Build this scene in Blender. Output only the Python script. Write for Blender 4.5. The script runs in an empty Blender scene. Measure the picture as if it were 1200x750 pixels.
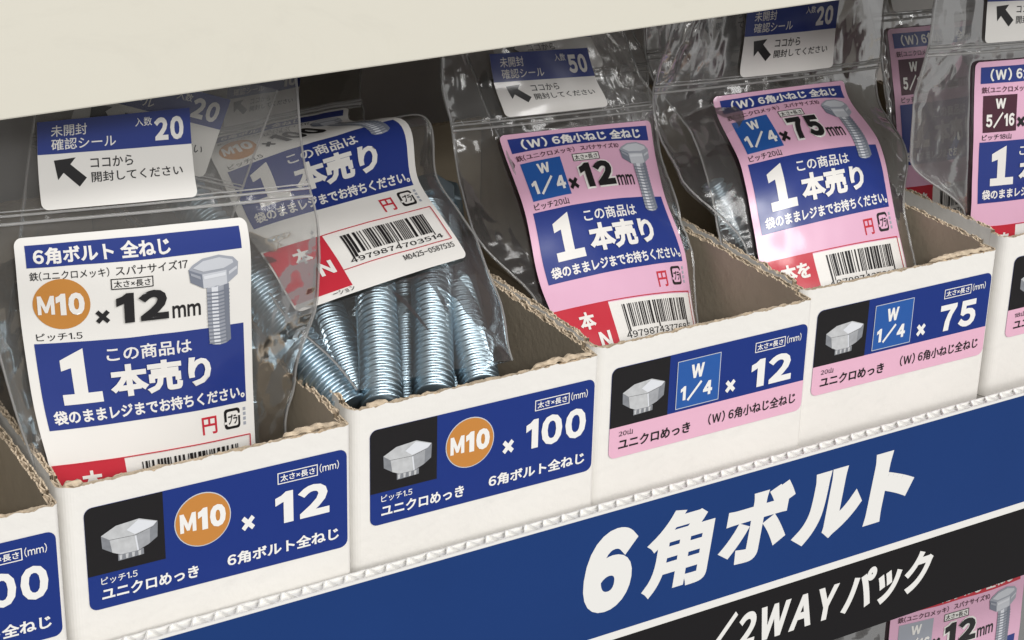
import bpy, bmesh, math, random
import numpy as np
from mathutils import Vector, Matrix, noise
from mathutils.geometry import delaunay_2d_cdt

# ------------------------------------------------------------------ camera, world, lamps
sc = bpy.context.scene
COL = sc.collection
S = 0.001                                   # everything below is written in millimetres
cam = bpy.data.cameras.new('camera'); cam.sensor_width = 36; cam.lens = 70.66
cam.clip_start = 0.01; cam.clip_end = 50
co = bpy.data.objects.new('camera', cam); COL.objects.link(co)
co.location = (-0.0998, -0.32373, 0.20492)
co.rotation_euler = (1.16081, -0.02374, -0.54594)
sc.camera = co
W = bpy.data.worlds.new('World'); sc.world = W; W.use_nodes = True
bg = W.node_tree.nodes['Background']; bg.inputs[0].default_value = (1.0, .99, .975, 1); bg.inputs[1].default_value = 0.25
sc.view_settings.view_transform = 'Standard'; sc.view_settings.look = 'None'; sc.view_settings.exposure = 0
sc.cycles.transparent_max_bounces = 40; sc.cycles.max_bounces = 10
sc.cycles.caustics_reflective = False; sc.cycles.caustics_refractive = False
def lamp(name, loc, target, sx, sy, power, col=(1, .986, .970)):
    l = bpy.data.lights.new(name, 'AREA'); l.shape = 'RECTANGLE'; l.size = sx; l.size_y = sy; l.energy = power; l.color = col
    o = bpy.data.objects.new(name, l); COL.objects.link(o); o.location = loc
    o.rotation_euler = (Vector(target) - Vector(loc)).to_track_quat('-Z', 'Y').to_euler()
    return o
lamp('aisle_lamp', (0.15, -1.15, 1.3), (.12, 0, .03), 1.6, .25, 15)
lamp('aisle_lamp', (-0.5, -2.5, 1.36), (.12, 0, .03), 2.4, .3, 44)
lamp('aisle_lamp', (1.5, -1.8, 1.3), (.12, 0, .03), .25, 1.6, 14)

# ------------------------------------------------------------------ materials
def mat(name, col, rough=.5, metal=0, coat=0, spec=.5, noise_s=0, noise_a=.12, bump=0, bump_s=400, wear=0, wear_s=25):
    m = bpy.data.materials.new(name); m.use_nodes = True; nt = m.node_tree; b = nt.nodes['Principled BSDF']
    b.inputs['Base Color'].default_value = (*col, 1); b.inputs['Roughness'].default_value = rough
    b.inputs['Metallic'].default_value = metal; b.inputs['Specular IOR Level'].default_value = spec
    b.inputs['Coat Weight'].default_value = coat; b.inputs['Coat Roughness'].default_value = .12
    if noise_s or bump:
        tc = nt.nodes.new('ShaderNodeTexCoord')
    if noise_s:
        n = nt.nodes.new('ShaderNodeTexNoise'); n.inputs['Scale'].default_value = noise_s; n.inputs['Detail'].default_value = 5
        nt.links.new(tc.outputs['Object'], n.inputs['Vector'])
        r = nt.nodes.new('ShaderNodeMapRange'); r.inputs['To Min'].default_value = 1 - noise_a; r.inputs['To Max'].default_value = 1 + noise_a
        nt.links.new(n.outputs['Fac'], r.inputs['Value'])
        x = nt.nodes.new('ShaderNodeMix'); x.data_type = 'RGBA'; x.blend_type = 'MULTIPLY'; x.inputs[0].default_value = 1
        x.inputs[6].default_value = (*col, 1); nt.links.new(r.outputs['Result'], x.inputs[7])
        nt.links.new(x.outputs[2], b.inputs['Base Color'])
        if wear:                                         # scuffs and grubby marks
            w1 = nt.nodes.new('ShaderNodeTexNoise'); w1.inputs['Scale'].default_value = wear_s; w1.inputs['Detail'].default_value = 8; w1.inputs['Roughness'].default_value = .7; w1.inputs['Distortion'].default_value = 1.5
            wm = nt.nodes.new('ShaderNodeMapping'); wm.inputs['Scale'].default_value = (1, 1, 1.8)
            nt.links.new(tc.outputs['Object'], wm.inputs[0]); nt.links.new(wm.outputs[0], w1.inputs['Vector'])
            wr_ = nt.nodes.new('ShaderNodeMapRange'); wr_.inputs['From Min'].default_value = .56; wr_.inputs['From Max'].default_value = .78; wr_.inputs['To Min'].default_value = 1; wr_.inputs['To Max'].default_value = 1 - wear
            nt.links.new(w1.outputs['Fac'], wr_.inputs['Value'])
            w2 = nt.nodes.new('ShaderNodeMix'); w2.data_type = 'RGBA'; w2.blend_type = 'MULTIPLY'; w2.inputs[0].default_value = 1
            nt.links.new(x.outputs[2], w2.inputs[6]); nt.links.new(wr_.outputs['Result'], w2.inputs[7]); nt.links.new(w2.outputs[2], b.inputs['Base Color'])
            rr = nt.nodes.new('ShaderNodeMapRange'); rr.inputs['To Min'].default_value = rough - .12; rr.inputs['To Max'].default_value = rough + .15
            nt.links.new(w1.outputs['Fac'], rr.inputs['Value']); nt.links.new(rr.outputs['Result'], b.inputs['Roughness'])
    if bump:
        n2 = nt.nodes.new('ShaderNodeTexNoise'); n2.inputs['Scale'].default_value = bump_s; n2.inputs['Detail'].default_value = 3
        nt.links.new(tc.outputs['Object'], n2.inputs['Vector'])
        bp = nt.nodes.new('ShaderNodeBump'); bp.inputs['Strength'].default_value = bump; bp.inputs['Distance'].default_value = .001
        nt.links.new(n2.outputs['Fac'], bp.inputs['Height']); nt.links.new(bp.outputs['Normal'], b.inputs['Normal'])
    return m
M = dict(
    headtop=mat('print_pale_grey', (.52, .53, .54), .5, noise_s=700, noise_a=.25), headmid=mat('print_steel_grey', (.36, .37, .39), .5, noise_s=700, noise_a=.3), headdark=mat('print_shade_grey', (.22, .23, .25), .5, noise_s=700, noise_a=.3),
    white=mat('label_white', (.83, .81, .77), .3, coat=.7),
    pink=mat('label_pink', (.76, .445, .595), .3, coat=.7),
    navy=mat('label_blue', (.019, .040, .22), .3, coat=.7),
    black=mat('label_black', (.014, .013, .014), .32, coat=.6),
    red=mat('label_red', (.55, .03, .05), .32, coat=.6),
    sky=mat('label_bright_blue', (.02, .10, .36), .32, coat=.6),
    maroon=mat('label_maroon', (.07, .02, .035), .32, coat=.6),
    orange=mat('label_orange', (.55, .235, .045), .32, coat=.6),
    palegrey=mat('print_silver', (.74, .76, .80), .32, coat=.6),
    ltgrey=mat('print_light_grey', (.60, .62, .66), .32, coat=.6),
    mdgrey=mat('print_mid_grey', (.36, .38, .43), .32, coat=.6),
    dkgrey=mat('print_dark_grey', (.20, .22, .27), .32, coat=.6),
    bxnavy=mat('box_label_blue', (.014, .036, .205), .55, spec=.2),
    bxblack=mat('box_label_black', (.012, .011, .012), .55, spec=.3),
    bxwhite=mat('box_label_white', (.84, .83, .80), .55, spec=.3),
    bxpink=mat('box_label_pink', (.77, .45, .58), .55, spec=.3),
    bxorange=mat('box_label_orange', (.55, .23, .05), .55, spec=.3),
    bxsky=mat('box_label_bright_blue', (.022, .10, .36), .55, spec=.3),
    card=mat('white_card', (.80, .78, .74), .7, spec=.25, noise_s=38, noise_a=.06, bump=.12, bump_s=420, wear=.08, wear_s=45),
    kraft=mat('kraft_card', (.48, .41, .31), .8, spec=.2, noise_s=90, noise_a=.16, bump=.15, bump_s=700),
    torn=mat('torn_card', (.60, .49, .36), .85, spec=.15, noise_s=500, noise_a=.45, bump=.4, bump_s=900),
    signblue=mat('sign_blue', (.010, .042, .175), .45, spec=.25, noise_s=30, noise_a=.08, bump=.04, bump_s=120),
    signblack=mat('sign_black', (.012, .011, .012), .5, spec=.2),
    signwhite=mat('sign_white', (.82, .81, .78), .5, spec=.3),
    cream=mat('cream_painted_steel', (.665, .64, .555), .42, spec=.4, bump=.03, bump_s=300, noise_s=14, noise_a=.025, wear=.08, wear_s=18),
    dark=mat('dark_shelf_back', (.60, .56, .53), .6, noise_s=20, noise_a=.2),
    board=mat('shelf_board_grey', (.30, .285, .26), .5),
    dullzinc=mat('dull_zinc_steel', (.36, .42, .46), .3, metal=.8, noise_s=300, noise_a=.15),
    zinc=mat('zinc_plated_steel', (.42, .53, .60), .32, metal=.94, noise_s=300, noise_a=.12),
)
def film_material(name='clear_plastic_film', milk=.055, clear=.96):
    m = bpy.data.materials.new(name); m.use_nodes = True; nt = m.node_tree; nt.nodes.clear()
    N = nt.nodes.new; K = nt.links.new
    out = N('ShaderNodeOutputMaterial'); tr = N('ShaderNodeBsdfTransparent'); gl = N('ShaderNodeBsdfGlossy')
    df = N('ShaderNodeBsdfDiffuse'); tl = N('ShaderNodeBsdfTranslucent'); m3 = N('ShaderNodeMixShader'); mx = N('ShaderNodeMixShader'); m2 = N('ShaderNodeMixShader')
    fr = N('ShaderNodeFresnel'); fr.inputs['IOR'].default_value = 1.42
    tr.inputs[0].default_value = (clear, clear, clear * .995, 1); gl.inputs[0].default_value = (1, 1, 1, 1); gl.inputs['Roughness'].default_value = .10
    df.inputs[0].default_value = (.85, .84, .82, 1); tl.inputs[0].default_value = (.85, .84, .82, 1)
    tc = N('ShaderNodeTexCoord'); mp = N('ShaderNodeMapping'); mp.inputs['Scale'].default_value = (1, 1, .3); mp.inputs['Rotation'].default_value = (0, .35, 0)
    n = N('ShaderNodeTexNoise'); n.inputs['Scale'].default_value = 120; n.inputs['Detail'].default_value = 4; n.inputs['Distortion'].default_value = .6
    K(tc.outputs['Object'], mp.inputs[0]); K(mp.outputs[0], n.inputs['Vector'])
    bp = N('ShaderNodeBump'); bp.inputs['Strength'].default_value = .10; bp.inputs['Distance'].default_value = .002
    K(n.outputs['Fac'], bp.inputs['Height']); K(bp.outputs['Normal'], gl.inputs['Normal'])
    m3.inputs[0].default_value = .4; K(df.outputs[0], m3.inputs[1]); K(tl.outputs[0], m3.inputs[2])
    m2.inputs[0].default_value = milk; K(tr.outputs[0], m2.inputs[1]); K(m3.outputs[0], m2.inputs[2])
    mu = N('ShaderNodeMath'); mu.operation = 'MULTIPLY'; mu.inputs[1].default_value = .8; K(fr.outputs[0], mu.inputs[0])
    K(mu.outputs[0], mx.inputs[0]); K(m2.outputs[0], mx.inputs[1]); K(gl.outputs[0], mx.inputs[2]); K(mx.outputs[0], out.inputs[0])
    return m
M['film'] = film_material()
M['seam'] = film_material('sealed_plastic_edge', .38)
M['shaded_haze'] = film_material('shaded_hazy_film', .15, .62)  # haze plus painted shade: low transmission darkens the pack below the sign
M['veil'] = film_material('veiled_plastic_film', .08, .93)
M['cloudy'] = film_material('cloudy_plastic_film', .11, .90)

# ------------------------------------------------------------------ object helpers
def thing(name, label, cat, base=(0, 0, 0), rz=0, group=None):
    o = bpy.data.objects.new(name, None); COL.objects.link(o); o.empty_display_size = .01
    o.location = Vector(base) * S; o.rotation_euler = (0, 0, rz)
    o['label'] = label; o['category'] = cat
    if group: o['group'] = group
    return o
def mesh_obj(name, bm, mats, parent=None, smooth=False, shift=(0, 0, 0)):
    """links a bmesh written in millimetres as one mesh object; shift is subtracted first"""
    me = bpy.data.meshes.new(name); sh = Vector(shift)
    for v in bm.verts: v.co = (v.co - sh) * S
    bm.to_mesh(me); bm.free()
    for m in mats: me.materials.append(m)
    if smooth:
        for p in me.polygons: p.use_smooth = True
    o = bpy.data.objects.new(name, me); COL.objects.link(o)
    if parent: o.parent = parent
    return o
def add_box(bm, x0, y0, z0, x1, y1, z1, mi=0):
    vs = [bm.verts.new(c) for c in ((x0,y0,z0),(x1,y0,z0),(x1,y1,z0),(x0,y1,z0),(x0,y0,z1),(x1,y0,z1),(x1,y1,z1),(x0,y1,z1))]
    fs = [bm.faces.new([vs[i] for i in f]) for f in ((3,2,1,0),(4,5,6,7),(0,1,5,4),(1,2,6,5),(2,3,7,6),(3,0,4,7))]
    for f in fs: f.material_index = mi
    return vs, fs
def bevel(bm, w, seg=2):
    bmesh.ops.bevel(bm, geom=[e for e in bm.edges], offset=w, segments=seg, affect='EDGES', profile=.5)

# ------------------------------------------------------------------ lettering
_gl = {}
def glyph(ch, bold=0.0, res=3):
    key = (ch, bold, res)
    if key in _gl: return _gl[key]
    c = bpy.data.curves.new('lettering', 'FONT'); c.body = ch; c.resolution_u = res
    o = bpy.data.objects.new('lettering', c); COL.objects.link(o)
    dg = bpy.context.evaluated_depsgraph_get()
    me = bpy.data.meshes.new_from_object(o.evaluated_get(dg))
    bpy.data.objects.remove(o); bpy.data.curves.remove(c)
    bm = bmesh.new()
    if ch == '１':                                        # a plain sans one, flag and stem
        bm.faces.new([bm.verts.new((x, y, 0)) for x, y in ((.02, .52), (.19, .60), (.19, 0), (.29, 0), (.29, .73), (.21, .73), (.12, .65), (.02, .61))])
    else: bm.from_mesh(me)
    bpy.data.meshes.remove(me)
    bmesh.ops.remove_doubles(bm, verts=bm.verts, dist=1e-4)
    bmesh.ops.triangulate(bm, faces=bm.faces)
    bm.verts.index_update()
    vs = [v.co.to_2d() for v in bm.verts]; tris = [[v.index for v in f.verts] for f in bm.faces]
    if bold > 0 and vs:
        faces = [list(t) for t in tris]; pts = [v.copy() for v in vs]
        bed = [e for e in bm.edges if len(e.link_faces) == 1]
        nb = {}
        for e in bed:
            a, b = e.verts[0].index, e.verts[1].index
            nb.setdefault(a, []).append(b); nb.setdefault(b, []).append(a)
        for e in bed:                                    # a strip on both sides of every outline edge
            a, b = e.verts[0].index, e.verts[1].index
            d = vs[b] - vs[a]
            if d.length < 1e-6: continue
            d.normalize(); n = Vector((-d.y, d.x)) * bold; k = len(pts)
            pts += [vs[a] - n, vs[b] - n, vs[b] + n, vs[a] + n]; faces.append([k, k + 1, k + 2, k + 3])
        for i, l in nb.items():                          # mitred corners between the strips
            if len(l) != 2: continue
            d1 = (vs[i] - vs[l[0]]).normalized(); d2 = (vs[l[1]] - vs[i]).normalized()
            n1 = Vector((-d1.y, d1.x)); n2 = Vector((-d2.y, d2.x)); m = n1 + n2
            if m.length < 1e-3: continue
            c_ = m.length / 2; m.normalize()
            if c_ > .9999: continue
            for sg_ in (1, -1):
                k = len(pts); w = [vs[i].copy(), vs[i] + n1 * bold * sg_]
                if c_ > .45: w.append(vs[i] + m * (bold / c_ * sg_))
                w.append(vs[i] + n2 * bold * sg_)
                pts += w; faces.append(list(range(k, k + len(w))))
        ed = {tuple(sorted((f[k], f[(k + 1) % len(f)]))) for f in faces for k in range(len(f))}
        r = delaunay_2d_cdt(pts, list(ed), [], 0, 1e-5)
        P_ = np.array([tuple(v) for v in r[0]]); T_ = np.array([list(f) for f in r[2]]); C_ = P_[T_].mean(1)
        ins = np.zeros(len(C_), bool); Q_ = [np.array([tuple(pts[i]) for i in f]) for f in faces]
        for q in Q_:                                     # the stroke pieces and glyph triangles are all convex
            d = np.roll(q, -1, 0) - q; c_ = d[:, 0][None] * (C_[:, 1][:, None] - q[:, 1][None]) - d[:, 1][None] * (C_[:, 0][:, None] - q[:, 0][None])
            ins |= (c_ > -1e-9).all(1) | (c_ < 1e-9).all(1)
        vs = r[0]; tris = [list(f) for f, k in zip(r[2], ins) if k]
    bm.free()
    _gl[key] = (vs, tris)
    return _gl[key]
def layout(s, bold, res, shear=0):
    pen = 0; V = []; T = []
    for ch in s:
        if ch == ' ': pen += .3; continue
        if ch == '　': pen += .6; continue
        half = 33 <= ord(ch) < 127
        vs, ts = glyph(chr(ord(ch) + 0xFEE0) if half else ch, bold, res)
        if half or ch in '×（）':
            x0 = min(v.x for v in vs); x1 = max(v.x for v in vs); off = pen - x0 + .05; adv = x1 - x0 + .10
        else: off = pen; adv = 1.0
        k = len(V)
        V += [Vector((v.x + off + shear * v.y, v.y)) for v in vs]; T += [[i + k for i in t] for t in ts]
        pen += adv
    return V, T

class Art:
    """flat artwork in label millimetres, y pointing down; layers stacked towards the viewer"""
    def __init__(s): s.bm = bmesh.new(); s.tx = []; s.mats = []
    def mi(s, m):
        if m not in s.mats: s.mats.append(m)
        return s.mats.index(m)
    def poly(s, pts, m, layer):
        f = s.bm.faces.new([s.bm.verts.new((x, y, layer)) for x, y in pts]); f.material_index = s.mi(m)
    def rect(s, x0, y0, x1, y1, m, layer, r=0):
        if not r: return s.poly([(x0, y0), (x1, y0), (x1, y1), (x0, y1)], m, layer)
        rr = r if isinstance(r, (tuple, list)) else (r,) * 4
        P = []
        for (cx, cy, a0), q in zip(((x0, y0, 180), (x1, y0, 270), (x1, y1, 0), (x0, y1, 90)), rr):
            ccx = cx + (q if cx == x0 else -q); ccy = cy + (q if cy == y0 else -q)
            if q <= 0: P.append((cx, cy)); continue
            for k in range(6):
                a = math.radians(a0 + 90 * k / 5); P.append((ccx + q * math.cos(a), ccy + q * math.sin(a)))
        s.poly(P, m, layer)
    def frame(s, x0, y0, x1, y1, w, m, layer):
        s.rect(x0, y0, x1, y0 + w, m, layer); s.rect(x0, y1 - w, x1, y1, m, layer)
        s.rect(x0, y0 + w, x0 + w, y1 - w, m, layer); s.rect(x1 - w, y0 + w, x1, y1 - w, m, layer)
    def disc(s, cx, cy, rx, m, layer, ry=None):
        ry = ry or rx
        s.poly([(cx + rx * math.cos(a * math.tau / 40), cy + ry * math.sin(a * math.tau / 40)) for a in range(40)], m, layer)
    def text(s, t, x0, y0, x1, y1, m, layer, bold=0, res=3, shear=0):
        """lettering fitted to the rectangle"""
        V, T = layout(t, bold, res, shear)
        ax = min(v.x for v in V); bx = max(v.x for v in V); ay = min(v.y for v in V); by = max(v.y for v in V)
        mi = s.mi(m)
        s.tx.append(([(x0 + (v.x - ax) / (bx - ax) * (x1 - x0), y1 - (v.y - ay) / (by - ay) * (y1 - y0), layer) for v in V], T, mi))
    def cut(s, step, w, h):
        for k in range(1, int(w / step) + 1):
            x = k * step
            g = [f for f in s.bm.faces if min(v.co.x for v in f.verts) < x - 1e-5 and max(v.co.x for v in f.verts) > x + 1e-5 and (max(v.co.x for v in f.verts) - min(v.co.x for v in f.verts) > .4)]
            g = set(g) | {e for f in g for e in f.edges} | {v for f in g for v in f.verts}
            bmesh.ops.bisect_plane(s.bm, geom=list(g), plane_co=(x, 0, 0), plane_no=(1, 0, 0))
        for k in range(1, int(h / step) + 1):
            y = k * step
            g = [f for f in s.bm.faces if min(v.co.y for v in f.verts) < y - 1e-5 and max(v.co.y for v in f.verts) > y + 1e-5 and (max(v.co.y for v in f.verts) - min(v.co.y for v in f.verts) > .4)]
            g = set(g) | {e for f in g for e in f.edges} | {v for f in g for v in f.verts}
            bmesh.ops.bisect_plane(s.bm, geom=list(g), plane_co=(0, y, 0), plane_no=(0, 1, 0))
    def build(s, name, fn, parent, shift=(0, 0, 0), smooth=False):
        for V, T, mi in s.tx:
            vv = [s.bm.verts.new(c) for c in V]
            for tr in T: s.bm.faces.new([vv[i] for i in tr]).material_index = mi
        for v in s.bm.verts: v.co = fn(v.co.x, v.co.y, v.co.z)
        bmesh.ops.recalc_face_normals(s.bm, faces=s.bm.faces)
        return mesh_obj(name, s.bm, [M[m] for m in s.mats], parent, smooth, shift)

def barcode(a, x0, y0, x1, y1, m, layer, seed):
    rnd = random.Random(seed); x = 0; bars = []
    while x < 95:
        w = rnd.choice((1, 1, 1, 2, 2, 3)); bars.append((x, w)); x += w + rnd.choice((1, 1, 1, 2, 2, 3))
    k = (x1 - x0) / 98
    for i, (b, w) in enumerate(bars):
        a.rect(x0 + b * k, y0, x0 + (b + w) * k, y1 + (1.1 if i in (0, 1, len(bars) // 2, len(bars) - 1) else 0), m, layer)

def bolt_picture(a, x0, y0, x1, y1, layer):
    """the printed picture of a hex bolt"""
    w = x1 - x0; h = y1 - y0; X = lambda u: x0 + u * w; Y = lambda v: y0 + v * h
    P = lambda pts, m, l: a.poly([(X(u), Y(v)) for u, v in pts], m, layer + l)
    P([(.02, .12), (.10, .075), (.30, .02), (.62, 0), (.90, .04), (1, .10), (.76, .17), (.28, .185)], 'mdgrey', 0)
    P([(.10, .105), (.30, .045), (.62, .025), (.88, .065), (.90, .10), (.70, .145), (.30, .155)], 'ltgrey', 1)
    P([(.02, .12), (.28, .185), (.30, .335), (.05, .255)], 'dkgrey', 0); P([(.05, .15), (.24, .20), (.25, .235), (.06, .18)], 'mdgrey', 1)
    P([(.28, .185), (.76, .17), (.77, .32), (.53, .345), (.30, .335)], 'ltgrey', 0); P([(.31, .205), (.74, .19), (.74, .225), (.31, .24)], 'palegrey', 1)
    P([(.76, .17), (1, .10), (.985, .235), (.77, .32)], 'mdgrey', 0); P([(.80, .19), (.97, .14), (.97, .17), (.80, .225)], 'ltgrey', 1)
    P([(.36, .335), (.80, .315), (.82, .95), (.74, .985), (.58, 1), (.44, .985), (.38, .955)], 'mdgrey', 0)
    P([(.45, .34), (.58, .335), (.60, .99), (.47, .985)], 'palegrey', 1); P([(.70, .325), (.80, .315), (.82, .95), (.73, .985)], 'dkgrey', 1)
    for k in range(15):
        v = .375 + k * .041
        P([(.365, v + .006), (.58, v + .012), (.81, v - .006), (.81, v + .008), (.58, v + .028), (.365, v + .02)], 'dkgrey', 2)
def bag_label(kind, size, width_txt, pitch, red_words, seed, digits, header='navy'):
    """kind 'M10' = white label, else a pink label for inch sizes. 50 x 68 label units"""
    a = Art(); base = 'white' if kind == 'M10' else 'pink'
    a.rect(0, 0, 50, 68, base, 0, r=1.6)
    if base == 'pink': a.rect(.35, 50, 49.65, 67.65, 'white', 1, r=(0, 0, 1.3, 1.3))
    a.rect(2, 1.5, 48, 6.1, header, 1)
    if kind == 'M10':
        a.text('6角ボルト 全ねじ', 3.4, 2.1, 32, 5.6, 'white', 2, .035)
        a.text('鉄（ユニクロメッキ）', 2.4, 7, 18.5, 9.0, 'black', 1, .008, 2); a.text('スパナサイズ17', 19.8, 6.9, 35.4, 8.9, 'black', 1, .008, 2)
        a.disc(8.4, 14.6, 5.8, 'orange', 1)
        a.text('M', 3.5, 12.5, 6.9, 16.9, 'white', 2, .04); a.text('10', 7.2, 12.0, 13.0, 17.2, 'white', 2, .07)
        a.text('ピッチ1.5', 2.6, 21.2, 12.0, 23.0, 'black', 1, .008, 2)
    else:
        a.text('(W) 6角小ねじ 全ねじ', 5.2, 2.0, 45, 5.6, 'white', 2, .04)
        a.text('鉄（ユニクロメッキ）', 2.4, 7, 20, 8.9, 'maroon', 2, .012, 2); a.text('スパナサイズ10', 22, 6.9, 35.4, 8.7, 'maroon', 2, .012, 2)
        a.rect(3, 9.6, 14.8, 20.6, 'sky' if kind == '1/4' else 'mdgrey' if header == 'red' else 'maroon', 1)
        a.text('W', 7.2, 10.6, 10.8, 13.6, 'white', 2, .05)
        a.text(kind, 4.0, 14.6, 14.0, 19.4, 'white', 2, .05)
        a.text(pitch, 2.8, 21.2, 13.2, 23.0, 'black', 1, .012, 2)
    a.rect(18.6, 9.5, 27.6, 11.9, 'white', 1); a.frame(18.6, 9.5, 27.6, 11.9, .22, 'black', 2); a.text('太さ×長さ', 19.2, 9.95, 27.0, 11.5, 'black', 2, .012, 2)
    a.text('×', 15.0, 16.4, 18.0, 19.6, 'black', 2, .045)
    if base == 'pink': a.text(size, 18.9, 12.2, 31.2, 20.2, 'white', 2, .13)
    a.text(size, 19.4, 12.6, 30.7 if len(size) == 2 else 34.2, 19.8, 'black', 4, .062)
    if len(size) == 2: a.text('mm', 31.6, 17.1, 38.0, 20.1, 'black', 1, .03)
    a.rect(2, 23.5, 48, 42.4, 'navy', 1)
    bolt_picture(a, 35.2, 6.8, 46.9, 27.8, 2)
    a.poly([(6.6, 27.4), (11.6, 25.0), (11.6, 35.0), (14.6, 35.0), (14.6, 37.3), (6.2, 37.3), (6.2, 35.0), (8.7, 35.0), (8.7, 29.2), (6.6, 29.8)], 'white', 2)
    a.text('この商品は', 16.4, 25.2, 35.4, 28.6, 'white', 2, .018)
    a.text('本売り', 16.4, 29.4, 39.4, 36.9, 'white', 4, .045)
    a.text('袋のままレジまでお持ちください。', 3.4, 38.4, 47.6, 41.4, 'white', 2, .03)
    a.text('円', 36.2, 44.2, 40.0, 48.0, 'red', 1, .02)
    a.rect(42.0, 43.4, 46.2, 47.8, 'black', 1, r=.8); a.rect(42.6, 44.0, 45.6, 47.2, base, 2, r=.5); a.text('プラ', 42.9, 44.6, 45.4, 46.8, 'black', 3, .03, 2)
    a.rect(45.0, 44.6, 46.4, 45.1, base, 3); a.rect(41.9, 46.1, 43.0, 46.6, base, 3)
    for k in range(4): a.rect(47.0, 43.6 + k * 1.05, 47.7, 44.3 + k * 1.05, 'mdgrey', 1)
    # barcode block
    a.rect(.35, 49.6, 16.5, 62 if kind != 'M10' else 66.2, 'red', 2)
    a.rect(.35, 49.5, 48.6, 49.75, 'red', 3); a.rect(48.4, 49.75, 48.65, 61.6, 'red', 3); a.rect(16.5, 61.4, 48.4, 61.65, 'red', 3)
    barcode(a, 20.5, 51.2, 46.2, 57.6, 'black', 2, seed)
    a.text(digits, 19.4, 58.6, 46.8, 60.3, 'black', 2, .012, 2)
    for t, x0, y0, x1, y1 in red_words: a.text(t, x0, y0, x1, y1, 'white' if y0 < 62 else 'black', 4, .04 if y0 < 62 else .008)
    a.text('M0425-0587535', 33, 62.6, 48.2, 64.4, 'black', 2, .012, 2)
    return a

def sticker_art(count):
    a = Art()
    a.rect(0, 0, 30.5, 16.6, 'white', 0, r=(.2, .2, 1.3, 1.3))
    a.rect(0, 0, 30.5, 6.4, 'navy', 1)
    a.text('未開封', 2.6, .9, 9.6, 3.1, 'white', 2, .008, 2)
    a.text('確認シール', 2.6, 3.5, 15.2, 5.7, 'white', 2, .008, 2)
    a.text('入数', 19.2, .9, 22.6, 2.5, 'white', 2, .008, 2)
    a.text(count, 23.0, 1.2, 29.0, 5.4, 'white', 2, .055)
    a.poly([(3.0, 7.6), (7.2, 7.3), (6.1, 8.5), (9.1, 11.2), (7.6, 12.8), (4.7, 10.0), (3.6, 11.3)], 'black', 1)
    a.text('ココから', 10.0, 7.5, 18.4, 9.5, 'black', 1, .012, 2)
    a.text('開封してください', 10.0, 10.2, 28.2, 12.2, 'black', 1, .012, 2)
    return a

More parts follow.
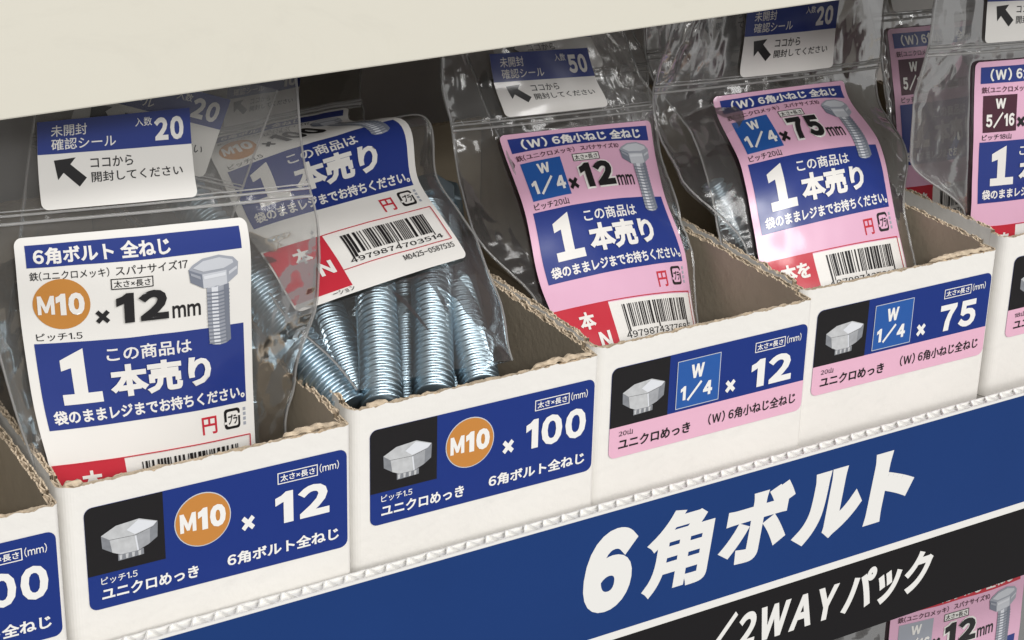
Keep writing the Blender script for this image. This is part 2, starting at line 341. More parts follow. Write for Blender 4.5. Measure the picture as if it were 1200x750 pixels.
def box_label(kind, size, first, right=None):
    """54 x 22.1 mm label on the front of a box"""
    a = Art(); w, h = 54.0, 22.1
    if kind == 'M10':
        a.rect(0, 0, w, h, 'bxnavy', 0, r=1.7); a.rect(.05, .05, 15.5, 14.6, 'bxblack', 1, r=(1.65, 0, 0, 0)); txt = 'bxwhite'
    else:
        a.rect(0, 0, w, h, 'bxnavy', 0, r=1.7); a.rect(.0, 14.5, w, h + .02, 'bxpink', 1, r=(0, 0, 1.7, 1.7)); a.rect(.05, .05, 15.4, 14.5, 'bxblack', 2, r=(1.65, 0, 0, 0)); txt = 'bxblack'
    # printed bolt head
    a.poly([(3.0, 6.4), (6.0, 4.9), (10.6, 4.5), (14.2, 5.9), (13.4, 6.8), (9.6, 7.8), (4.6, 7.6)], 'headtop', 3)
    a.poly([(8.0, 6.3), (10.4, 4.7), (14.0, 5.95), (13.3, 6.7), (9.6, 7.6)], 'palegrey', 4)
    a.poly([(3.0, 6.4), (4.6, 7.6), (5.0, 10.4), (3.1, 9.1)], 'headdark', 3)
    a.poly([(4.6, 7.65), (9.6, 7.85), (10.0, 11.2), (6.6, 11.2), (5.0, 10.4)], 'headtop', 4)
    a.poly([(4.8, 7.95), (9.55, 8.15), (9.6, 8.5), (4.85, 8.25)], 'headtop', 5)
    a.poly([(9.6, 7.85), (13.4, 6.85), (14.2, 5.95), (14.0, 9.2), (12.2, 10.4), (10.0, 11.2)], 'headmid', 4)
    a.poly([(9.5, 7.9), (9.85, 7.85), (10.2, 11.1), (9.9, 11.2)], 'palegrey', 5)
    a.poly([(12.6, 7.2), (14.2, 5.95), (14.0, 9.2), (12.5, 10.2)], 'headdark', 5)
    a.poly([(6.1, 11.1), (11.2, 11.0), (11.2, 12.3), (6.1, 12.5)], 'headdark', 3)
    for k in range(4): a.poly([(6.3 + k * 1.25, 11.3), (6.9 + k * 1.25, 11.3), (6.8 + k * 1.25, 12.3), (6.35 + k * 1.25, 12.3)], 'headtop', 4)
    if kind == 'M10':
        a.disc(23.3, 8.0, 5.8, 'ltgrey', 2); a.disc(23.3, 8.0, 5.6, 'bxorange', 3)
        a.text('M', 18.6, 5.9, 21.9, 10.0, 'bxwhite', 4, .05); a.text('10', 22.3, 5.4, 28.0, 10.3, 'bxwhite', 4, .075)
    else:
        a.frame(17.5, 2.0, 29.4, 13.8, .16, 'ltgrey', 3); a.rect(17.66, 2.16, 29.24, 13.64, 'bxsky', 3)
        a.text('W', 21.3, 3.5, 24.9, 6.9, 'bxwhite', 4, .055); a.text(kind, 18.7, 7.8, 27.4, 12.3, 'bxwhite', 4, .055)
    a.text('×', 31.2, 9.6, 34.0, 12.8, 'bxwhite', 3, .05)
    a.text(size, 38.4 if len(size) == 2 else 37.0, 6.1, 50.0 if len(size) == 2 else 52.0, 13.2, 'bxwhite', 3, .05)
    a.frame(39.0, 1.9, 47.6, 4.4, .2, 'bxwhite', 3); a.text('太さ×長さ', 39.6, 2.4, 47.0, 3.9, 'bxwhite', 3, .02, 2); a.text('(mm)', 48.0, 2.0, 52.2, 4.0, 'bxwhite', 3, .012, 2)
    if kind == 'M10':
        a.text('6角ボルト全ねじ', 28.0, 17.0, 52.0, 19.9, txt, 3, .03); a.text(first, 2.5, 15.3, 9.7, 16.9, txt, 3, .008, 2)
    else:
        a.text('(W) 6角小ねじ全ねじ', 27.0, 17.0, 52.0, 19.9, txt, 3, .022); a.text(first, 2.5, 15.6, 6.2, 17.0, txt, 3, .01, 2)
    a.text('ユニクロめっき', 2.5, 17.6, 22.0, 20.3, txt, 3, .03)
    return a

# ------------------------------------------------------------------ corrugated card walls
def corrugated(bm, path, z0, z1, seed, flute=3.7, thick=1.45, rag=.34, scallop=.2, top=None):
    """path: (x, y, nx, ny) with outward normals. Materials: 0 white liner, 1 kraft liner, 2 torn edge"""
    rnd = random.Random(seed); off = rnd.uniform(0, 50)
    s = [0]
    for a, b in zip(path, path[1:]): s.append(s[-1] + math.hypot(b[0] - a[0], b[1] - a[1]))
    def ztop(si, lay):
        n = noise.noise(Vector((si * .35 + off, lay * 7.3, 0))) * rag + noise.noise(Vector((si * 1.7 + off, lay * 3.1, 5))) * rag * .8
        return (top(si) if top else z1) + n + scallop * (.6 + 1.3 * abs(noise.noise(Vector((si * .12 + off, 3, lay))))) * abs(math.sin(math.pi * (si + off + 1.2 * noise.noise(Vector((si * .1, off, 0)))) / flute)) ** .7 - (.25 if lay == 1 else 0)
    def liner(t_out, t_in, lay, mo, mi_):
        rows = []
        for (x, y, nx, ny), si in zip(path, s):
            z = ztop(si, lay)
            po = (x - nx * t_out, y - ny * t_out); pi_ = (x - nx * t_in, y - ny * t_in)
            rows.append([bm.verts.new((*po, z0)), bm.verts.new((*po, z - .9)), bm.verts.new((*po, z)), bm.verts.new((*pi_, z)), bm.verts.new((*pi_, z0))])
        for a, b in zip(rows, rows[1:]):
            for k, m_ in ((0, mo), (1, mo), (2, 2), (3, mi_)):
                f = bm.faces.new((a[k], b[k], b[k + 1], a[k + 1])); f.material_index = m_
    liner(0, .34, 0, 0, 1); liner(thick - .34, thick, 1, 1, 1)
    prev = None; n = max(2, int(s[-1] / flute * 10)); j = 0
    for k in range(n + 1):
        si = s[-1] * k / n
        while j < len(s) - 2 and s[j + 1] < si: j += 1
        f = (si - s[j]) / max(1e-6, s[j + 1] - s[j]); a, b = path[j], path[j + 1]
        x, y, nx, ny = [a[q] + (b[q] - a[q]) * f for q in range(4)]
        t = thick / 2 + (thick / 2 - .36) * math.sin(math.tau * si / flute + off)
        z = ztop(si, 2) - .05
        v = [bm.verts.new((x - nx * (t + d), y - ny * (t + d), zz)) for d, zz in ((-.17, max(z0, z - 9)), (-.17, z), (.17, z), (.17, max(z0, z - 9)))]
        if prev:
            for q in range(3): bm.faces.new((prev[q], v[q], v[q + 1], prev[q + 1])).material_index = 2
        prev = v
def straight(x0, y0, x1, y1, nx, ny, step=.45):
    n = max(1, int(math.hypot(x1 - x0, y1 - y0) / step))
    return [(x0 + (x1 - x0) * k / n, y0 + (y1 - y0) * k / n, nx, ny) for k in range(n + 1)]
def arc(cx, cy, r, a0, a1, n=8):
    return [(cx + r * math.cos(math.radians(a0 + (a1 - a0) * k / n)), cy + r * math.sin(math.radians(a0 + (a1 - a0) * k / n)), math.cos(math.radians(a0 + (a1 - a0) * k / n)), math.sin(math.radians(a0 + (a1 - a0) * k / n))) for k in range(n + 1)]

BW, BD = 59.3, 150.0
GROUP_BOX = 'cardboard bin boxes on the shelf'
def bin_box(origin, rz, label, art, seed, lab_dz, torn=None):
    t = thing('cardboard_box', label, 'box', origin, rz, GROUP_BOX)
    z0 = -16.4 - origin[2]; z1 = 27.3; rl, rr = 2.8, 1.2; cm = [M['card'], M['kraft'], M['torn']]
    bm = bmesh.new()
    path = [(0, 5, -1, 0)] + arc(rl, rl, rl, 180, 270) + straight(rl + .2, 0, BW - rr - .2, 0, 0, -1) + arc(BW - rr, rr, rr, 270, 360) + [(BW, 5, 1, 0)]
    corrugated(bm, path, z0, z1, seed); mesh_obj('front_panel', bm, cm, t)
    for k, (x, nx) in enumerate(((0, -1), (BW, 1))):
        bm = bmesh.new(); corrugated(bm, straight(x, 5.05, x, BD, nx, 0), z0, z1 + .8, seed + 3 + k, rag=.6, scallop=.2); mesh_obj('side_panel', bm, cm, t)
    bm = bmesh.new(); corrugated(bm, straight(1.7, BD, BW - 1.7, BD, 0, 1), z0, z1 + 1.2, seed + 6); mesh_obj('back_panel', bm, cm, t)
    bm = bmesh.new(); add_box(bm, 1.75, 1.75, z0 + .2, BW - 1.75, BD - 1.75, z0 + 1.8); mesh_obj('base_panel', bm, [M['kraft']], t)
    art.build('printed_label', lambda x, y, l: Vector((4.3 + x, -.12 - .05 * l, lab_dz + 22.1 - y)), t)
    if torn:
        for x0, x1, h in torn:
            bm = bmesh.new(); rings = []; n = int((x1 - x0) / .5)
            for k in range(n + 1):
                x = x0 + (x1 - x0) * k / n; e = math.sin(math.pi * k / n) ** .35
                ring = []
                for q in range(7):
                    a = math.tau * q / 7; rr_ = (.75 + .5 * noise.noise(Vector((x * .8, q * 2.1, seed)))) * e
                    ring.append(bm.verts.new((x + .3 * noise.noise(Vector((x, q, 9))), .85 + 1.05 * rr_ * math.cos(a), z1 + .25 + h * e * (.5 + .4 * noise.noise(Vector((x * .6, 1, seed)))) + .8 * rr_ * math.sin(a))))
                rings.append(ring)
            for a_, b_ in zip(rings, rings[1:]):
                for q in range(7): bm.faces.new((a_[q], a_[(q + 1) % 7], b_[(q + 1) % 7], b_[q]))
            bm.faces.new(rings[0]); bm.faces.new(rings[-1][::-1])
            mesh_obj('torn_edge', bm, [M['torn']], t)
    return t

# ------------------------------------------------------------------ shelf
sh = thing('upper_shelf', 'cream painted steel shelf above the boxes, its front face filling the top left', 'shelf', (100, -12, 101.5))
bm = bmesh.new(); add_box(bm, -260, -12.0, 101.55, 520, -10.6, 200); bevel(bm, .35)
mesh_obj('fascia', bm, [M['cream']], sh, shift=(100, -12, 101.5))
bm = bmesh.new(); add_box(bm, -260, -10.55, 104, 520, 171, 106); mesh_obj('shelf_board', bm, [M['board']], sh, shift=(100, -12, 101.5))
sh = thing('lower_shelf', 'grey steel shelf board carrying the row of white bin boxes', 'shelf', (100, 80, -16.5))
bm = bmesh.new(); add_box(bm, -260, -7.4, -19, 520, 171, -16.5); mesh_obj('shelf_board', bm, [M['board']], sh, shift=(100, 80, -16.5))
sh = thing('bottom_shelf', 'steel shelf board below the blue sign, under the pink bag', 'shelf', (100, 80, -190))
bm = bmesh.new(); add_box(bm, -260, -7.4, -192.5, 520, 171, -190); mesh_obj('shelf_board', bm, [M['board']], sh, shift=(100, 80, -190))
bm = bmesh.new(); add_box(bm, -260, 172, -260, 520, 176, 200); o = mesh_obj('back_wall', bm, [M['dark']]); o['kind'] = 'structure'

sg = thing('shelf_sign', 'long blue and black corrugated sign board along the shelf front with large white lettering', 'sign', (150, -12.5, -58))
SH = (150, -12.5, -58)
bm = bmesh.new()
corrugated(bm, straight(-120, -12.5, 380, -12.5, 0, -1, .8), -58, -4.2, 77, flute=4.7, thick=3.6, rag=.15, scallop=.04)
add_box(bm, -120, -12.1, -57.9, 380, -9.35, -5.0)
mesh_obj('corrugated_board', bm, [M['signwhite'], M['signwhite'], M['signwhite']], sg, shift=SH)
a = Art()
a.rect(-120, 4.75, 380, 35.6, 'signblue', 0); a.rect(-120, 35.6, 380, 37.6, 'signwhite', 0); a.rect(-120, 37.6, 380, 58, 'signblack', 0)
sgx = .10
for ch, x0, y0, x1, y1, bo in (('6', 113.6, 9.2, 127.6, 29.6, .075), ('角', 129.2, 9.0, 148.6, 29.8, .038), ('ボ', 150.0, 9.4, 171.4, 28.0, .055), ('ル', 171.2, 10.2, 192.0, 28.4, .07), ('ト', 193.0, 9.6, 208.0, 28.2, .075)):
    a.text(ch, x0, y0, x1, y1, 'signwhite', 1, bo, 6, .12)
a.text('/2WAY', 147.5, 40.6, 187.8, 52.4, 'signwhite', 1, .05, 6, .14)
a.text('パック', 188.8, 40.4, 217.6, 52.2, 'signwhite', 1, .045, 6, .14)
a.build('printed_face', lambda x, y, l: Vector((x, -12.56 - .05 * l, -y)), sg, SH)

# ------------------------------------------------------------------ bin boxes
bin_box((-59.4, -8.4, 0), math.radians(-1.3), 'white cardboard bin box cut off by the left edge, blue label ending in 00', box_label('M10', '100', 'ピッチ1.5'), 5, .4)
bin_box((1.66, -4.74, 0), math.radians(-1.29), 'white bin box with the blue label M10 x 12, bag of short bolts inside', box_label('M10', '12', 'ピッチ1.5'), 11, .42, [(45, 57.5, 1.3), (1, 5, .6)])
bin_box((63.31, -1.12, 0), math.radians(-.70), 'white bin box with the blue label M10 x 100, holding long threaded bolts', box_label('M10', '100', 'ピッチ1.5'), 23, .18, [(43, 58, 1.1), (4, 9, .3)])
bin_box((123.64, .98, 0), math.radians(-.39), 'white bin box with the blue and pink label W 1/4 x 12', box_label('1/4', '12', '20山'), 37, -.23)
bin_box((184.19, 5.14, 0), math.radians(-1.11), 'white bin box with the blue and pink label W 1/4 x 75', box_label('1/4', '75', '20山'), 41, -.37, [(38, 58, 1.1)])
bin_box((250.2, 8.6, 0), math.radians(-1.0), 'white bin box with a pink label cut off by the right edge', box_label('5/16', '12', '18山'), 53, -.4)

# ------------------------------------------------------------------ bolts
_bm = {}
def thread_mesh(R, pitch, L):
    k = ('t', R, pitch, L)
    if k not in _bm:
        bm = bmesh.new(); N = 30; H = int(L / pitch * 8); rings = []
        for i in range(H + 1):
            z = L * i / H; ring = []
            for q in range(N):
                ph = (z / pitch - q / N) % 1.0
                d = abs(ph - .5) * 2                          # 0 at the crest, 1 at the root
                prof = min(1, max(0, d * 1.35 - .12)); prof = prof * prof * (3 - 2 * prof)
                e = min(1, z / 1.2 + .55, (L - z) / 1.2 + .55)
                r = (R - .78 * (R / 4.7) * prof) * e; an = math.tau * q / N
                ring.append(bm.verts.new((r * math.cos(an), r * math.sin(an), z)))
            rings.append(ring)
        for a_, b_ in zip(rings, rings[1:]):
            for q in range(N): bm.faces.new((a_[q], a_[(q + 1) % N], b_[(q + 1) % N], b_[q]))
        bm.faces.new(rings[0][::-1]); bm.faces.new(rings[-1])
        me = bpy.data.meshes.new('threaded_shank')
        for v in bm.verts: v.co *= S
        bm.to_mesh(me); bm.free(); me.materials.append(M['zinc'])
        for p in me.polygons: p.use_smooth = len(p.vertices) == 4
        _bm[k] = me
    return _bm[k]
def head_mesh(af, h):
    k = ('h', af, h)
    if k not in _bm:
        bm = bmesh.new(); r = af / math.sqrt(3)
        b = [bm.verts.new((r * math.cos(math.tau * q / 6), r * math.sin(math.tau * q / 6), 0)) for q in range(6)]
        t = [bm.verts.new((r * math.cos(math.tau * q / 6), r * math.sin(math.tau * q / 6), h)) for q in range(6)]
        bm.faces.new(b[::-1]); bm.faces.new(t)
        for q in range(6): bm.faces.new((b[q], b[(q + 1) % 6], t[(q + 1) % 6], t[q]))
        bevel(bm, h * .09, 2)
        me = bpy.data.meshes.new('hex_head')
        for v in bm.verts: v.co *= S
        bm.to_mesh(me); bm.free(); me.materials.append(M['zinc'])
        _bm[k] = me
    return _bm[k]
def bolt(end, towards, R, pitch, L, af, hh, label, group, spin=0, mt=None):
    """a hex bolt whose thread starts at 'end' and runs to its head in the direction of 'towards'"""
    d = (Vector(towards) - Vector(end)).normalized()
    t = thing('hex_bolt', label, 'bolt', end, 0, group); t.rotation_euler = (d.to_track_quat('Z', 'Y') @ Matrix.Rotation(spin, 3, 'Z').to_quaternion()).to_euler()
    o = bpy.data.objects.new('threaded_shank', thread_mesh(R, pitch, L)); COL.objects.link(o); o.parent = t
    if mt:
        o.data.materials.clear(); o.data.materials.append(mt)
    o = bpy.data.objects.new('hex_head', head_mesh(af, hh)); COL.objects.link(o); o.parent = t; o.location = (0, 0, (L - .05) * S)
    return t

# ------------------------------------------------------------------ zip bags
class Surf:
    """ruled sheet: rows (v, left, right); u = 0..1 across the label, cubic along v, bowed towards the front"""
    def __init__(s, rows, bulge):
        s.v = [r[0] for r in rows]; s.L = [Vector(r[1]) for r in rows]; s.R = [Vector(r[2]) for r in rows]; s.b = bulge
    def herm(s, P, v):
        V = s.v; n = len(V)
        if v <= V[0]: return P[0] + (P[1] - P[0]) * ((v - V[0]) / (V[1] - V[0]))
        if v >= V[-1]: return P[-1] + (P[-1] - P[-2]) * ((v - V[-1]) / (V[-1] - V[-2]))
        i = max(k for k in range(n - 1) if V[k] <= v)
        h = V[i + 1] - V[i]; t = (v - V[i]) / h
        def tan(k):
            if k == 0: return (P[1] - P[0]) / (V[1] - V[0])
            if k == n - 1: return (P[-1] - P[-2]) / (V[-1] - V[-2])
            return ((P[k + 1] - P[k]) / (V[k + 1] - V[k]) * (V[k] - V[k - 1]) + (P[k] - P[k - 1]) / (V[k] - V[k - 1]) * (V[k + 1] - V[k])) / (V[k + 1] - V[k - 1])
        t2 = t * t; t3 = t2 * t
        return P[i] * (2 * t3 - 3 * t2 + 1) + tan(i) * (h * (t3 - 2 * t2 + t)) + P[i + 1] * (-2 * t3 + 3 * t2) + tan(i + 1) * (h * (t3 - t2))
    def nrm(s, v):
        du = s.herm(s.R, v) - s.herm(s.L, v)
        dv = (s.herm(s.L, v + 1) + s.herm(s.R, v + 1)) - (s.herm(s.L, v - 1) + s.herm(s.R, v - 1))
        return dv.cross(du).normalized()
    def P(s, u, v, off=0):
        l = s.herm(s.L, v); r = s.herm(s.R, v)
        fade = min(1, max(.25, (v + 12) / 20)); bu = 4 * u * (1 - u)
        c = .42 * noise.noise(Vector((u * 3.2 + s.b * 7, v * .055, 1.5))) + .13 * noise.noise(Vector((u * 9 + s.b, v * .13, 4)))
        return l + (r - l) * u + s.nrm(v) * (s.b * fade * max(bu, -2.2) + off + c)

def sm(a, b, x):
    t = min(1, max(0, (x - a) / (b - a))); return t * t * (3 - 2 * t)
def curve_of(tab):
    def f(v):
        if v <= tab[0][0]: return tab[0][1]
        for (a, x), (b, y) in zip(tab, tab[1:]):
            if v <= b: return x + (y - x) * sm(a, b, v)
        return tab[-1][1]
    return f
GROUP_BAG = 'clear zip bags of bolts'
def zip_bag(label, rows, bulge, ul, ur, v0, v1, zipv, seed, art=None, sticker=None, thick=9, ymin=-99, wr=1.0, lab_h=68, nu=84, nv=120, film='film'):
    sf = Surf(rows, bulge); base = sf.P(.5, v1); t = thing('zip_bag', label, 'bag', base, 0, GROUP_BAG)
    ul = curve_of(ul); ur = curve_of(ur); rnd = random.Random(seed)
    cr = [(rnd.uniform(-.3, 1.3), rnd.uniform(v0, v1), rnd.uniform(-1, 1) + (.9 if rnd.random() < .5 else 0), rnd.uniform(.25, .8), rnd.uniform(8, 28), rnd.choice((-1, 1))) for _ in range(16)]
    def wrinkle(u, v, side):
        x = u * 46; y = v * .93; e = 0.0
        for cu, cv, sl, amp, ln, sg_ in cr:
            dx = x - cu * 46; dy = y - cv * .93; nn = math.hypot(1, sl); d = (dx + sl * dy) / nn; al = (dy - sl * dx) / nn
            e += sg_ * amp * .8 * math.exp(-abs(d) / 1.3) * math.exp(-(al / ln) ** 2)
        q = Vector((x * .09 + seed, y * .05, side * 9.0)); e += .55 * noise.noise(q) + .16 * noise.noise(q * 3.1) + .05 * noise.noise(q * 9)
        r1 = abs(noise.noise(Vector((x * .16 + y * .07, y * .10 - x * .05, seed + side * 4.0)))); r2 = abs(noise.noise(Vector((x * .33 - y * .1, y * .2 + x * .1, seed + 7 + side * 4.0))))
        e += .55 * max(0, .16 - r1) * 2.2 - .12 * max(0, .16 - r2) * 2.2
        if art and side == 0:                     # the stuck-on label keeps the film flat
            m = sm(-.12, .0, u) * sm(1.12, 1.0, u) * sm(-4, 1, v) * sm(lab_h + 6, lab_h, v); e *= 1 - .93 * m
        if sticker and side == 0:
            a_, b_, vb = sticker[1:4]; m = sm(a_ - .1, a_, u) * sm(b_ + .1, b_, u) * sm(vb + 2, vb, v); e *= 1 - .9 * m
        k = min(u - ul(v), ur(v) - u)
        e += .95 * sm(.10, 0, k) * noise.noise(Vector((y * .5, side, seed))) + .4 * sm(.06, 0, k) * noise.noise(Vector((y * 1.3, side, seed)))
        return e * wr
    bm = bmesh.new(); grids = []
    for side in (0, 1):
        g = []
        for j in range(nv + 1):
            v = v0 + (v1 - v0) * j / nv; a_, b_ = ul(v), ur(v); row = []
            for i in range(nu + 1):
                q = i / nu; q = .5 - .5 * math.cos(math.pi * q) if side == 1 else q
                u = a_ + (b_ - a_) * q
                lim = math.sin(math.pi * q) ** .55 * min(1, (v1 - v) / 9 + .02) ** .5
                th = -.5 - (.9 * sm(-.02, .04, u) * sm(1.02, .96, u) * sm(0, 2, v) * sm(lab_h, lab_h - 3, v) if art and side == 0 else 0) - (thick * lim * (.35 + .65 * sm(zipv, zipv + 26, v)) if side else 0)
                edge = min(1, min(q, 1 - q) * 12 + .15)
                p_ = sf.P(u, v, th + wrinkle(u, v, side) * edge)
                if p_.z < 29 and p_.y < ymin: p_.y = ymin + .3 * side
                row.append(grids[0][j][i] if side == 1 and i in (0, nu) else bm.verts.new(p_))
            g.append(row)
        for j in range(nv):
            for i in range(nu): bm.faces.new((g[j][i], g[j][i + 1], g[j + 1][i + 1], g[j + 1][i]))
        grids.append(g)
    mesh_obj('clear_film', bm, [M[film]], t, True, base)
    def strand(bm, pts, r):
        rings = []
        for k, p_ in enumerate(pts):
            d = (pts[min(k + 1, len(pts) - 1)] - pts[max(k - 1, 0)]).normalized(); sx = d.cross(Vector((.1, -1, .2))).normalized(); sy = d.cross(sx)
            rings.append([bm.verts.new(p_ + (sx * math.cos(math.tau * q / 6) + sy * math.sin(math.tau * q / 6)) * r) for q in range(6)])
        for x, y in zip(rings, rings[1:]):
            for q in range(6): bm.faces.new((x[q], x[(q + 1) % 6], y[(q + 1) % 6], y[q]))
    bm = bmesh.new()
    for dv, r in ((0, .34), (1.5, .28), (2.3, .16)):
        v = zipv - dv
        strand(bm, [sf.P(ul(v) + (ur(v) - ul(v)) * k / 60, v, -.15 + wrinkle(ul(v) + (ur(v) - ul(v)) * k / 60, v, 0) * .5) for k in range(61)], r)
    mesh_obj('zip_strip', bm, [M['seam']], t, True, base)
    for f_ in (ul, ur):
        bm = bmesh.new(); pts = []
        for j in range(nv + 1):
            v = v0 + (v1 - v0) * j / nv; p_ = sf.P(f_(v), v, -.5 + wrinkle(f_(v), v, 0) * .15)
            if p_.z < 29 and p_.y < ymin: p_.y = ymin
            pts.append(p_)
        strand(bm, pts, .26); mesh_obj('side_seam', bm, [M['seam']], t, True, base)
    if art:
        art.cut(1.5, 50, 68)
        art.build('printed_label', lambda x, y, l: sf.P(x / 50, y, .12 + .09 * l), t, base, True)
    if sticker:
        sa, a_, b_, vb = sticker; sa.cut(1.6, 30.5, 16.6)
        sa.build('seal_sticker', lambda x, y, l: sf.P(a_ + (b_ - a_) * x / 30.5, vb - (16.6 - y) / .93, .12 + .06 * l), t, base, True)
    return t
def shifted(rows, d): return [(v, Vector(l) + Vector(d), Vector(r) + Vector(d)) for v, l, r in rows]

ROW_A = [(-22, (3.2, 15.6, 91.1), (46.5, 14.9, 89.2)), (-15.6, (2.6, 14.8, 85.8), (46.4, 14.2, 82.6)), (-4.6, (2.1, 13.6, 75.5), (47.1, 13.0, 72.2)), (0, (2.1, 12.6, 71.0), (47.6, 11.6, 67.6)),
         (23.5, (2.8, 13.0, 49.6), (48.1, 11.6, 45.7)), (42, (3.6, 10.4, 32.8), (48.4, 12.4, 28.5)), (49.5, (4.4, 8.6, 25.8), (48.4, 12.4, 20.9)), (68, (5.5, 7.5, 8.5), (48.8, 11, 3.8))]
ROW_B = [(-22, (76, 88, 69.8), (112, 95, 67)), (-5, (67.5, 72, 64.6), (103, 78, 64.8)), (0, (65.4, 68.5, 63.9), (101.5, 74.0, 64.2)), (14, (61.9, 61.5, 62.4), (99.6, 66.0, 63.4)), (23.5, (62.5, 58.3, 59.1), (107.6, 60.4, 64.6)),
         (42, (61.2, 42.5, 51.8), (105.7, 47.6, 53.6)), (55, (62.3, 31.7, 45.8), (106.8, 37.6, 47.4)), (68, (62.3, 20.4, 41.0), (106.3, 26.8, 42.8)), (80, (66, 10.5, 34.5), (106, 14, 34)), (90, (68, 4.5, 29.3), (105, 5, 27.5))]
ROW_C = [(-24, (132, 67.8, 75.6), (175.7, 70.9, 71.6)), (-16, (131.6, 64.8, 68.4), (177.3, 67.9, 64.0)), (-5, (134.0, 63.0, 60.0), (180.5, 65.6, 56.9)), (0, (134.5, 61.6, 56.1), (180.5, 64.6, 52.4)), (23.5, (131.9, 44.3, 42.2), (176.0, 50.4, 37.5)),
         (42, (129.2, 32.7, 29.4), (174.5, 38.5, 25.5)), (49.5, (128.9, 27.3, 24.9), (173.4, 34.5, 18.9)), (60, (127.9, 19.8, 18.1), (171.6, 28.8, 12.0)), (80, (127.5, 10, 4), (170, 19, -1))]
ROW_D = [(-22, (198.5, 63.4, 77.6), (243.9, 66.3, 75.6)), (-15.5, (197.5, 62.4, 71.5), (242.7, 65.3, 68.5)), (-4.5, (196.9, 62.4, 60.9), (242.9, 65.3, 58.0)), (0, (197.0, 61.5, 56.9), (242.1, 64.2, 54.4)), (23.5, (194.4, 44.9, 43.9), (240.4, 46.3, 42.3)),
         (42, (191.3, 33.7, 30.2), (236.3, 34.9, 30.3)), (49.5, (190.0, 29.5, 24.5), (235.6, 30.6, 23.3)), (60, (188.6, 23.2, 17.3), (234.0, 24.7, 15.7)), (80, (187.5, 14, 3), (232, 16, 1))]
ROW_E = [(-24, (249.5, 27, 91), (294.5, 29, 86)), (0, (249.45, 25, 68.5), (294.5, 27, 65.5)), (42, (253.7, 25, 31), (298.5, 27, 28)), (68, (255, 24, 7.5), (299, 26, 4.5))]
ROW_F = [(-24, (262, 82, 83), (303, 86, 80)), (0, (268.5, 79, 61.3), (307, 84, 58.4)), (42, (271, 72, 24), (308, 76, 21.5)), (68, (271, 70, 1), (307.5, 73, -1))]
RW = [('本', 6.2, 51.4, 11.0, 56.0), ('N', 10.6, 57.2, 14.2, 61.4)]

zip_bag('clear zip bag with the white label M10 x 12 mm', ROW_A, 1.6, [(-30, -.2), (60, -.05)], [(-30, 1.34), (20, 1.35), (40, 1.24), (50, 1.19)], -31, 78, -2.6, 1,
        bag_label('M10', '12', 12, '', [('本', 6.2, 51.4, 11.0, 56.0)], 3, '4979874703507'), (sticker_art('20'), .135, .81, -4.6), thick=15, ymin=-1.5, film='veil')
zip_bag('clear zip bag leaning back over long bolts, white label with barcode', ROW_B, .8, [(-30, -.12), (60, -.06), (90, .0)], [(-30, 1.12), (60, 1.12), (75, 1.08), (90, 1.0)], -26, 90, -2.6, 2,
        bag_label('M10', '100', 12, '', [('本', 6.2, 51.4, 11.0, 56.0), ('N', 10.4, 57.0, 14.6, 61.4), ('ーション', 10.5, 66.4, 16.5, 67.6)], 5, '4979874703514'), (sticker_art('10'), .06, .62, -4.5), thick=16, ymin=2.5, wr=.55)
zip_bag('clear zip bag with the pink label W 1/4 x 12 mm', ROW_C, 3.2, [(-30, -.2), (-5, -.23), (22, -.27), (46, -.04)], [(-30, 1.04), (40, 1.08), (60, 1.05)], -33, 80, -2.6, 3,
        bag_label('1/4', '12', 12, 'ピッチ20山', RW, 7, '4979874377685'), (sticker_art('50'), .07, .72, -5), thick=10, ymin=2.5)
zip_bag('clear zip bag with the pink label W 1/4 x 75 mm', ROW_D, 2.4, [(-30, -.27), (0, -.36), (20, -.33), (46, -.05)], [(-30, 1.3), (0, 1.32), (25, 1.24), (46, 1.1)], -27, 80, -2.6, 4,
        bag_label('1/4', '75', 12, 'ピッチ20山', [('本を', 5.2, 51.6, 14.4, 56.4)], 9, '4979874378168'), (sticker_art('20'), .2, .9, -4.5), thick=14, ymin=6)
zip_bag('clear zip bag with the pink label W 5/16, cut off by the right edge', ROW_E, 2.0, [(-30, -.3), (28, -.38), (46, -.03)], [(-30, 1.2), (46, 1.05)], -31, 78, -2.6, 5,
        bag_label('5/16', '12', 12, 'ピッチ18山', [('本を', 5.2, 51.6, 14.4, 56.4)], 13, '4979874378328'), (sticker_art('20'), .06, .76, -5), thick=9, ymin=11, film='cloudy')
zip_bag('dim clear zip bag standing behind the W 5/16 bag at the right', ROW_F, 3.0, [(-30, -.12), (46, -.02)], [(-30, 1.15), (46, 1.0)], -31, 78, -2.6, 6,
        bag_label('5/16', '12', 12, 'ピッチ18山', [('本を', 5.2, 51.6, 14.4, 56.4)], 13, '4979874378328'), (sticker_art('20'), .1, .8, -5), thick=9, ymin=11, wr=1.4)
# the second bags, standing further back in their boxes
RD, DD = Vector((.927, 0, -.375)), Vector((-.375, .02, -.927))
L0 = Vector((18.6, 30, 81.4)) - RD * .135 * 45.2
ROW_A2 = [(v, L0 + DD * .93 * (v + 4.6), L0 + DD * .93 * (v + 4.6) + RD * 45.2) for v in (-24, -4.6, 20, 62)]
zip_bag('tilted clear zip bag behind the M10 x 12 bag, its sticker askew', ROW_A2, .6, [(-30, -.05), (60, .2)], [(-30, 1.02), (60, 1.0)], -27, 58, -2.6, 7,
        None, (sticker_art('20'), .135, .81, -4.6), thick=4, ymin=20, nu=50, nv=70)
zip_bag('clear zip bag behind the pink x 12 bag, only its sticker showing', shifted(ROW_C, (4.5, 9, 7)), 2, [(-30, -.1), (46, -.02)], [(-30, 1.04), (60, 1.0)], -31, 70, -2.6, 8, None, (sticker_art('50'), .07, .72, -5), thick=5, ymin=20, nu=50, nv=70)
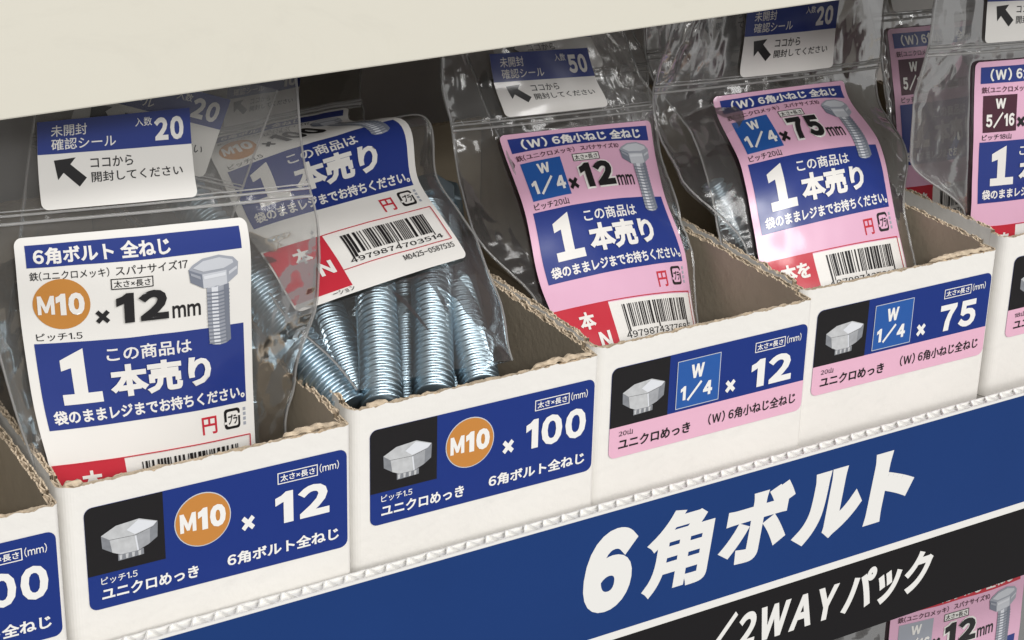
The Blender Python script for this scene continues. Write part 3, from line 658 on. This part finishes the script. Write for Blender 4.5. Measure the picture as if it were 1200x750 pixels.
zip_bag('clear zip bag behind the pink x 75 bag, only its sticker arrow showing', shifted(ROW_D, (-11, 10, 6)), 2, [(-30, -.1), (46, .12)], [(-30, 1.2), (60, 1.05)], -27, 70, -2.6, 9, None, (sticker_art('20'), .2, .9, -4.5), thick=5, ymin=20, nu=50, nv=70)
ROW_G = [(-10, (242.5, 25, -72.5), (292.5, 25, -74)), (0, (242.5, 25, -82.4), (293, 25, -84.2)), (68, (243.5, 24, -153), (294, 24, -155))]
g = bag_label('5/16', '12', 12, 'ピッチ18山', [], 13, '4979874378328', 'red')
zip_bag('clear bag with a pink label below the blue sign', ROW_G, 1.5, [(-30, -1.1), (60, -.8)], [(-30, 1.2), (60, 1.1)], -22, 100, -9, 10, g, None, thick=12, ymin=4, film='shaded_haze', wr=1.1)

# ------------------------------------------------------------------ bolts seen in the bags
GB = 'long threaded bolts in the leaning bag'
for lo, up, lb, sp in (((74.3, 6, 24), (88, 35, 37.2), 'zinc threaded bolt under the barcode label, left of the two front ones', 0),
                       ((86.7, 6.5, 23.3), (102.4, 36, 35.2), 'zinc threaded bolt under the barcode label, right of the two front ones', 1),
                       ((98.2, 7, 22.5), (109.6, 37, 32.4), 'zinc threaded bolt furthest right in its bag, beside the bare kraft wall', 2),
                       ((72.9, 13, 21.2), (77.6, 38, 30.2), 'zinc threaded bolt tilted left, behind the front pair', 3),
                       ((66.3, 9, 25.0), (59.2, 32, 42.0), 'zinc threaded bolt at the far left, along the wall under the red label corner', 4),
                       ((85.1, 15, 17.2), (99.3, 42, 28.6), 'shaded zinc bolt lying deep between the two front bolts', 5),
                       ((97.1, 14, 17.4), (109.6, 43, 26.6), 'shaded zinc bolt deep between the right front bolt and the furthest right one', 6),
                       ((71.5, 18, 15.0), (72.4, 42, 26.0), 'shaded zinc bolt lying lowest at the left of the bag', 7)):
    lo = Vector(lo); up = Vector(up); d = (up - lo).normalized()
    bolt(lo - d * 2.5, up, 4.55, 1.62, 62, 11, 6.4, lb, GB, sp * .7)
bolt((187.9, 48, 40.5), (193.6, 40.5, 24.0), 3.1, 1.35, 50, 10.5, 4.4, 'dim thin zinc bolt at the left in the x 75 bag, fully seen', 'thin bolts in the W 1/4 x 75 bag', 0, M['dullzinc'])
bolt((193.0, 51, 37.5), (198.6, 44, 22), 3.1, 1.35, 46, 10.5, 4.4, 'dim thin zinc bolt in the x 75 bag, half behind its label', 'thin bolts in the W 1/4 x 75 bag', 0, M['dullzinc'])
for e, tw, lb in (((51, 22, 19), (51.5, 30, 25), 'short hex bolt low in the M10 x 12 bag beside the label'), ((53.5, 21, 4), (47, 27, 7), 'short hex bolt lying at the bottom of the M10 x 12 bag')):
    bolt(e, tw, 4.7, 1.45, 11.5, 16, 6.4, lb, 'short bolts in the M10 x 12 bag')
